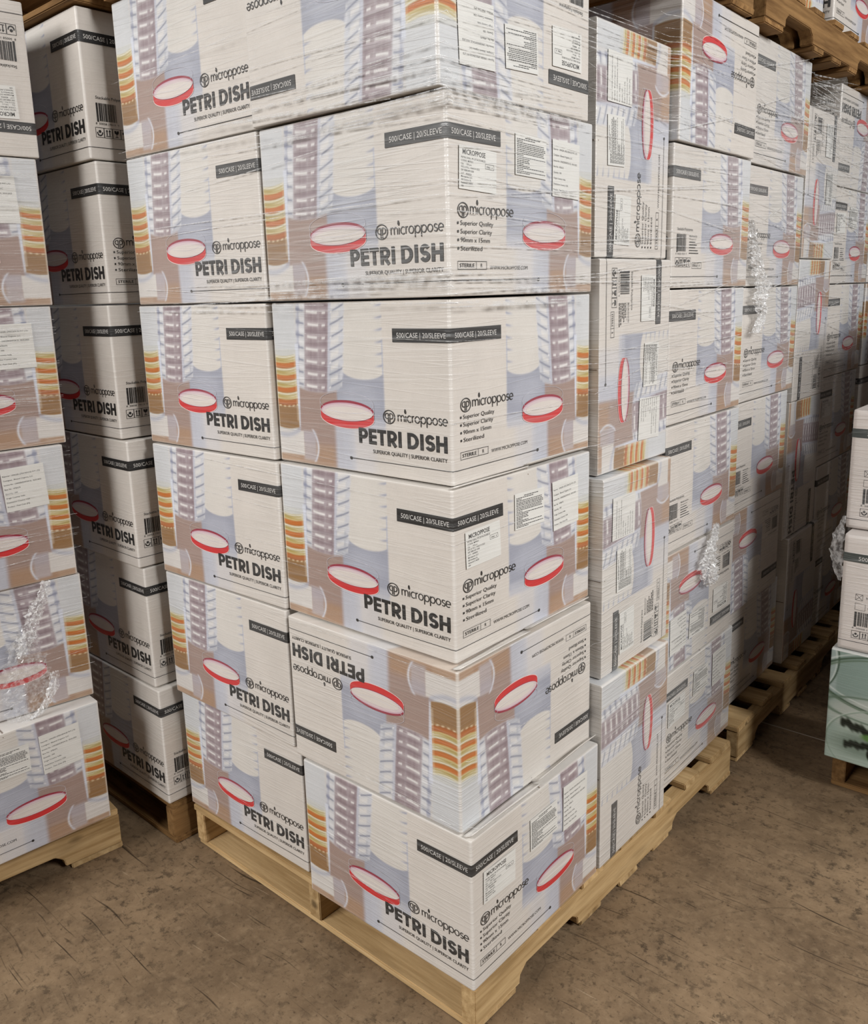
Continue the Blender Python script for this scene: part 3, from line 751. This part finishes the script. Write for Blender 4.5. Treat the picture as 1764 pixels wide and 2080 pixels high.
# upper tier
pallet('wooden pallet of the upper tier, resting on the nearest pallet load', .02, -.02, PZ+6*DZ+.002, 0, MAT_WOODD)
pallet('dark wooden pallet resting on the shadowed left stack', -1.035, -.07, .127+6*DZ+.003, -.02, MAT_WOODD)
UZ = PZ2+6*DZ+.003
pallet('wooden pallet of the upper tier, above the second stack', .022, 1.275, UZ, .003, MAT_WOODD, companion=True)
carton(-.036, 1.575, UZ+.123, 'Ccw', 'upper tier carton standing on end above the second stack', 'cartons on the upper tier', 0, .5)
carton(-.012, 1.935, UZ+.123, 'AB', 'upper tier carton at top right, dish picture facing the aisle', 'cartons on the upper tier', 0, .4)
carton(-.012, 2.41, UZ+.123, 'AC', 'upper tier carton at the right frame edge, behind its neighbour', 'cartons on the upper tier', 0, .4)

# ------------------------------------------------------------------ raised lid flaps
def lid_flap(root, x1, y0, y1, z, depth, lift, seed):
    """end of a long flap standing a little proud along the aisle-side top edge (world coordinates)"""
    r = random.Random(seed); mb = MB(); nx, ny = 5, 14
    ph = r.uniform(0, 6)
    P = []
    for lay in (0, 1):
        for i in range(nx):
            for j in range(ny):
                a = i/(nx-1); b = j/(ny-1)
                P.append((x1-depth*(1-a)+.002*math.sin(5*b+ph), y0+(y1-y0)*b, z+lift*a*a*(1+.35*math.sin(4.2*b+ph))-.0028*(1-lay)))
    n = nx*ny; f = []
    for i in range(nx-1):
        for j in range(ny-1):
            q = (i*ny+j, (i+1)*ny+j, (i+1)*ny+j+1, i*ny+j+1)
            f.append(tuple(k+n for k in q)); f.append(q[::-1])
    rim = [i*ny for i in range(nx)]+[(nx-1)*ny+j for j in range(1, ny)]+[i*ny+ny-1 for i in range(nx-2, -1, -1)]+[j for j in range(ny-2, 0, -1)]
    for k in range(len(rim)):
        a, b = rim[k], rim[(k+1) % len(rim)]; f.append((a, b, b+n, a+n))
    mb.add(P, f, lin((216, 211, 204)))
    o = link('lid_flap', mb.mesh('lid_flap', MAT_PRINT, True), root); o.matrix_parent_inverse = root.matrix_world.inverted(); o['film'] = root['film']
    return o
cart = {o['label']: o for o in bpy.data.objects if o.get('category') == 'carton'}
for lab, x1, ys, z, dp, lf in ((clab[0], .0355, ((-.026, .203), (.206, .434)), PZ+H+.0035, .024, .010), (clab[2], -.0095, ((-.002, .228), (.231, .458)), PZ+2*DZ+H+.0032, .010, .003), (clab[1], .0105, ((-.022, .207), (.21, .436)), PZ+DZ+H+.0032, .018, .004)):
    for q, (ya, yb) in enumerate(ys): lid_flap(cart[lab], x1-(.003 if q else 0), ya, yb, z+(.003 if q else 0), dp, lf*(1.5 if q else 1), int(z*100)+q)

# ------------------------------------------------------------------ stack of other cartons at the right edge
def plain_art(W, Hh):
    a = Art(W, Hh, 40, 30); a.c[:] = (217, 209, 203)
    return a, lin(a.c).reshape(-1, 3), len(a.us), len(a.vs)
GW, GD, GH = .50, .46, .335
def leaf_art():
    a = Art(GW, GH, int(GW/.002)+1, int(GH/.002)+1); X, Y = a.X, a.Y
    a.c[:] = (146, 164, 154)
    a.over(S(60, 200, Y), (128, 148, 140), .8)
    a.over(a.ell(190, 150, 200, 62, .25), (178, 184, 176), .9)
    a.over(a.ell(150, 40, 150, 110, .2), (166, 180, 168), .75)
    a.over(a.box(-5, 20, 200, 340, 8), (166, 178, 176), .6)
    def ring(cx, cy, ax, ay, wd, col, al=1.): r = np.abs(np.sqrt(((X-cx)/ax)**2+((Y-cy)/ay)**2)-1)*min(ax, ay); a.over(np.exp(-(r/wd)**2), col, al)
    ring(-60, 300, 84, 110, 2.2, (58, 78, 62)); ring(-60, 296, 78, 104, 2, (206, 214, 208), .7)
    ring(210, 250, 240, 88, 2.2, (64, 84, 66)); ring(210, 243, 240, 86, 2, (92, 112, 92), .9); ring(210, 262, 238, 86, 1.6, (214, 220, 214), .7)
    ring(180, 170, 190, 40, 2.4, (88, 108, 90), .8); ring(170, 70, 170, 108, 2.0, (206, 214, 206), .7); ring(174, 68, 172, 110, 1.8, (104, 126, 108), .6)
    wob = 5*np.sin(X*.19)+4*np.sin(X*.37+Y*.2)
    a.over(a.ell(105, 60, 85, 34, .5), (96, 112, 98), .6)
    dark = (20, 26, 16)
    arm = np.exp(-(np.abs((Y-(124-.22*(X-38)-wob*.5))/13))**4)*S(34, 44, X)*(1-S(150, 170, X)); a.over(arm, dark)
    arm2 = np.exp(-(np.abs((Y-(58+.10*(X-50)+wob*.4))/11))**4)*S(46, 56, X)*(1-S(150, 175, X)); a.over(arm2, dark)
    a.over(a.ell(168, 44, 56, 38, .06), dark)
    a.over(a.ell(116, 92, 20, 10, .5), (86, 126, 62), .95); a.over(a.ell(136, 84, 7, 16, .5), (96, 134, 66), .9)
    a.over(a.box(0, 400, 330, 345, 1.5), (206, 208, 204))
    return a, lin(np.clip(a.c, 0, 255)).reshape(-1, 3), len(a.us), len(a.vs)
ARTS['plainA'] = plain_art(WA, H); ARTS['plainB'] = plain_art(WB, H)
GREEN = lin((30, 42, 37))
def side_decals():
    D = []
    def ad(vf, col=INK, lay=2): D.append((vf[0], vf[1], col, lay))
    ad(strip(-.3, 256.5, 466.8, 281.5, 30), GREEN)
    v, f = fit_text('500/CASE | 20/SLEEVE', 150, 11); ad((v+np.array([40, 263]), f), WHITE, 4)
    ad(strip(-.3, 26.6, 466.8, 28.2, 30))
    for q in (frame(40, 150, 58, 167, .9), frame(40, 122, 66, 141, .8), stroke([(41, 151), (57, 166)], 1), stroke([(41, 166), (57, 151)], 1)): ad(q)
    v, f = fit_text('90mm x 15mm', 60, 6); ad((v+np.array([66, 156]), f)); v, f = fit_text('Sterile', 30, 6); ad((v+np.array([72, 128]), f))
    for x, bw in BARS: ad(rect(40+x*1.3, 76 if x else 72, 40+(x+bw)*1.3, 116))
    v, f = fit_text('8  50058 19026  7', 70, 5); ad((v+np.array([36, 66]), f))
    for k in range(4): ad(frame(36+22*k, 38, 57+22*k, 60, 1))
    ad((np.array(arc(46.5, 51.5, 3.4, 3.4, 0, 330, 12)), [tuple(range(12))])); ad(stroke(arc(46.5, 49, 6.2, 6.4, 170, 370, 12), 2.8))
    for dx in (65, 72):
        ad(stroke([(dx, 44), (dx, 54)], 2.2)); ad((np.array([(dx-3, 53), (dx+3, 53), (dx, 57.5)]), [(0, 1, 2)]))
    ad(stroke([(61.5, 42.4), (75.5, 42.4)], 1.6))
    ad((np.array([(85, 57), (86, 51), (91, 48), (96, 51), (97, 57)]), [tuple(range(5))])); ad(stroke([(91, 48), (91, 42)], 1.6)); ad(stroke([(87, 42), (95, 42)], 1.4))
    return D
DECALS['Q'] = side_decals()
DECALS['QA'] = [(v, f, GREEN if (c is INK and len(f) == 19) else c, l) for v, f, c, l in DECALS['A'] if l >= 6]
QME = carton_mesh('dish_lid_carton', 71, ((0, 'plainA', 'Q'), (1, 'plainB', 'x'), (2, 'plainA', 'x'), (3, 'plainB', 'QA')))
_g = leaf_art(); nvg = _g[3]
for key, W in (('gx', GW), ('gy', GD)):
    a = Art(W, GH, 40, nvg); a.c[:] = (206, 200, 192); ARTS[key] = (a, lin(a.c).reshape(-1, 3), 40, nvg)
ARTS['leaf'] = _g
GME = carton_mesh('printed_green_carton', 72, ((0, 'leaf', 'x'), (1, 'gy', 'x'), (2, 'gx', 'x'), (3, 'gy', 'x')), (GW, GD, GH))
def put(name, me, x0, y0, z0, half, label, group=None, yaw=0., film=.5):
    o = link(name, me); o.matrix_world = Matrix.Translation((x0+half[0], y0+half[1], z0)) @ RZ(yaw)
    o['film'] = film; return tag(o, label, 'carton', group)
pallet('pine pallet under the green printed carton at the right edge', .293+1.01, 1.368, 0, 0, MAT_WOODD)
put('printed_green_carton', GME, .286, 1.298, .122, (GW/2, GD/2), 'green carton with a leafy plant picture, bottom of the right edge stack', None, 0, .12)
put('dish_lid_carton', QME, .296, 1.309, .122+.336, (WA/2, WB/2), 'white carton with green band resting on the green plant carton', 'green banded cartons at the right edge', .3, .55)
put('dish_lid_carton', QME, .282, 1.366, .122+.336+.3345, (WA/2, WB/2), 'topmost white carton with green band at the right frame edge', 'green banded cartons at the right edge', -.3, .5)
# unseen pallet and cartons behind that stack, added to shade the aisle
pallet('unseen pine pallet added behind the right edge stack to shade the aisle', .31+1.01, 2.70, 0, 0, MAT_WOOD)
for k in range(3): carton(.33+WA, 2.33, PZ+k*.4695, 'Bccw', un[k]+' of three unseen on-end cartons added to shade the aisle', 'cartons behind the right edge stack', 0, .4)
for i, (x1, y0, n_) in enumerate(((.33+WA, 1.85, 4), (.31+WA, 2.72, 6), (.80+WA, 1.32, 4))):
    for k in range(n_):
        carton(x1, y0, PZ+k*DZ, 'AB', ORD[k]+(' carton of the near', ' carton of the far', ' carton of the inner')[i]+' unseen column added to shade the aisle', 'cartons behind the right edge stack', 0, .4)

# ------------------------------------------------------------------ stretch film: bunched strands lying over the cartons
def strands(label, faces, specs, seed):
    """faces: list of (origin, direction, normal, length, offset function of height); strands run on from one face to the next"""
    r = random.Random(seed); mb = MB()
    cum = [0]
    for f in faces: cum.append(cum[-1]+f[3])
    def at(s, z):
        for i, f in enumerate(faces):
            if s <= cum[i+1] or i == len(faces)-1:
                q = np.array(f[0])+np.array(f[1])*(s-cum[i]); n = np.array(f[2])
                return q+n*f[4](z, s-cum[i])+np.array([0, 0, z]), n
    for (n_, s0, s1, z0, z1, tilt, wlo, whi, llo, lhi) in specs:
        for _ in range(n_):
            L_ = r.uniform(llo, lhi); a = r.uniform(s0-.1, s1-L_*.4); b = min(a+L_, s1); a = max(a, s0)
            if b-a < .04: continue
            zz = r.uniform(z0, z1); tl = r.gauss(0, tilt); wd = r.uniform(wlo, whi); ph = r.uniform(0, 6); m = max(6, int((b-a)/.03))
            V = []
            for k in range(m+1):
                s = a+(b-a)*k/m; z = zz+tl*(s-a)+.004*math.sin(3*s+ph)
                p, nn = at(s, z); w_ = wd*(.35+.65*math.sin(math.pi*k/m))
                V += [p+np.array([0, 0, w_/2]), p+nn*(w_*.45), p-np.array([0, 0, w_/2])]
            F = []
            for k in range(m): F += [(3*k, 3*k+1, 3*k+4, 3*k+3), (3*k+1, 3*k+2, 3*k+5, 3*k+4)]
            mb.add(V, F, (.7, .7, .7))
    o = link('stretch_film', mb.mesh('stretch_film', MAT_FILM)); tag(o, label, 'plastic film')
    o['kind'] = 'stuff'
    return o
def step(vals, z0=PZ, dz=DZ, top=None):
    def f(z, s=0):
        k = (z-z0)/dz; i = int(min(max(math.floor(k), 0), len(vals)-1)); v = vals[i]
        fr = k-i
        if fr > .93 and i+1 < len(vals): v = max(v, vals[i+1])
        if fr < .07 and i > 0: v = max(v, vals[i-1])
        return v+.0062
    return f
offA = step([max(-c[1], -l[1]) for c, l in zip(corner, lefts)])
cx = step([c[0] for c in corner]); rx = step([u[0] for u in ups], PZ+.004, .4675); ax = step([t[0] for t in third])
strands('clear stretch film strands wound round the nearest pallet load', [((-.985, 0, 0), (1, 0, 0), (0, -1, 0), 1.0, offA), ((0, -.01, 0), (0, 1, 0), (1, 0, 0), .46, cx), ((0, .455, 0), (0, 1, 0), (1, 0, 0), .345, rx), ((0, .81, 0), (0, 1, 0), (1, 0, 0), .48, ax)],
        [(60, 0, 2.28, 1.46, 2.10, .03, .0012, .0032, .25, 1.3), (30, 0, 1.45, 1.44, 1.50, .02, .002, .004, .2, .9), (26, 0, 1.45, 1.76, 1.84, .03, .002, .0045, .3, .9), (22, 0, 2.28, .14, 1.44, .03, .0008, .0018, .25, 1.0), (40, 1.45, 2.28, 1.2, 2.05, .09, .0012, .003, .2, .7)], 5)
bx_ = step([b[0] for b in bs], PZ2); dx_ = step([d[0] for d in ds], PZ2); ccx = step([c[0] for c in cs], PZ2, .4675)
strands('clear stretch film strands wound round the second pallet load', [((0, 1.32, 0), (0, 1, 0), (1, 0, 0), .485, bx_), ((0, 1.805, 0), (0, 1, 0), (1, 0, 0), .345, ccx), ((0, 2.15, 0), (0, 1, 0), (1, 0, 0), .48, dx_)],
        [(90, 0, 1.31, 1.4, 2.06, .10, .0016, .0042, .3, 1.2), (40, 0, 1.31, 1.1, 1.5, .10, .0012, .003, .3, .9), (34, .46, .84, 2.0, 2.095, .10, .0012, .0035, .25, .4)], 6)

# ------------------------------------------------------------------ crumpled film hanging on the loads
def crumple(name, path, nrm, seed, amp=.012, lines=26, cols=15, parent=None, mat=None, fine=2):
    """thin wrinkled sheet along a path of (point, half width); folds stand off along nrm"""
    lines, cols = lines*fine, cols*fine-1
    r = random.Random(seed); P = np.array([p for p, _ in path], float); hw = np.array([q for _, q in path])
    seg = np.r_[0, np.cumsum(np.linalg.norm(np.diff(P, axis=0), axis=1))]
    nrm = np.array(nrm, float); side = np.cross((0, 0, 1), nrm); side /= np.linalg.norm(side)
    V = []; ph = [r.uniform(0, 6) for _ in range(6)]
    for i in range(lines):
        t = seg[-1]*i/(lines-1); c = np.array([np.interp(t, seg, P[:, k]) for k in range(3)]); h = np.interp(t, seg, hw)
        h *= 1+.15*math.sin(i*1.3/fine+ph[0])+.12*math.sin(i*3.1/fine+ph[3])
        for j in range(cols):
            b = -1+2*j/(cols-1)
            fold = abs(math.sin(b*5+ph[1]+.25*i/fine))*.6+abs(math.sin(b*9+ph[2]-.5*i/fine))*.4
            off = amp*(.15+fold*(1-.5*b*b))+r.uniform(-.22, .22)*amp
            V.append(c+side*(b*h+r.uniform(-.06, .06)*h)+nrm*max(off, .001)+np.array([0, 0, r.uniform(-.0028, .0028)/fine*1.6]))
    F = []
    for i in range(lines-1):
        for j in range(cols-1):
            a = i*cols+j; F += [(a, a+1, a+cols+1), (a, a+cols+1, a+cols)] if r.random() < .5 else [(a, a+1, a+cols), (a+1, a+cols+1, a+cols)]
    mb = MB(); mb.add(V, F, (.7, .7, .7)); me = mb.mesh(name, mat or MAT_CLUMP, False)
    return link(name, me, parent)
X_ = lambda x, l: [((x, y, z), h) for y, z, h in l]
tag(crumple('crumpled_film', X_(-.012, [(1.305, 1.64, .012), (1.335, 1.58, .030), (1.365, 1.53, .042), (1.40, 1.485, .050), (1.43, 1.462, .058), (1.405, 1.425, .052), (1.425, 1.375, .034), (1.38, 1.33, .028)]), (1, 0, 0), 3, .016, 44, 17),
    'glittering knot of crumpled film on the upper front of the second pallet load', 'plastic film')
tag(crumple('crumpled_film', X_(.012, [(1.088, .826, .010), (1.082, .795, .018), (1.065, .772, .030), (1.05, .735, .048), (1.06, .695, .056), (1.08, .655, .034)]), (1, 0, 0), 9, .018, 36, 17),
    'tuft of crumpled film low on the column behind the on-end cartons', 'plastic film')
nn = np.array([math.cos(NA), math.sin(NA), 0]); Y_ = lambda off, l: [((-1.11-(-.159-y)*math.tan(-NA)+off, y, z), h) for y, z, h in l]
sh = crumple('crumpled_film', Y_(.012, [(-.315, .69, .022), (-.325, .64, .040), (-.33, .58, .056), (-.33, .52, .056), (-.335, .47, .045)]), nn, 12, .007, 26, 13, None, MAT_BAG)
tag(sh, 'torn bag of crumpled film hanging on the left foreground stack', 'plastic film')
crumple('twisted_strand', Y_(.012, [(-.255, .808, .010), (-.262, .775, .016), (-.285, .745, .020), (-.302, .705, .018), (-.312, .675, .022), (-.335, .63, .012)]), nn, 14, .012, 34, 8, sh)
crumple('twisted_strand', Y_(.014, [(-.262, .572, .010), (-.268, .535, .014), (-.285, .50, .012), (-.315, .474, .014), (-.36, .456, .016), (-.40, .44, .012)]), nn, 15, .011, 30, 7, sh)
tag(crumple('crumpled_film', [((.283, 1.35, .83), .004), ((.274, 1.352, .79), .014), ((.268, 1.352, .74), .022), ((.272, 1.352, .69), .020), ((.281, 1.354, .64), .006)], (-.35, -.93, 0), 21, .003, 18, 8, None, MAT_FILM),
    'loose flap of film beside the green banded cartons', 'plastic film')
# film of the left foreground load: horizontal strands
def offN(z, s): return .009
strands('clear stretch film strands round the left foreground load', [((-1.11+.6*math.sin(NA), -.159-.6*math.cos(NA), 0), (-math.sin(NA), math.cos(NA), 0), (math.cos(NA), math.sin(NA), 0), .6, lambda z, s: .012 if z > .47 else .044)], [(60, 0, .6, 1.2, 1.8, .03, .001, .0028, .2, .6), (24, 0, .6, .5, 1.2, .04, .0008, .002, .2, .6)], 8)
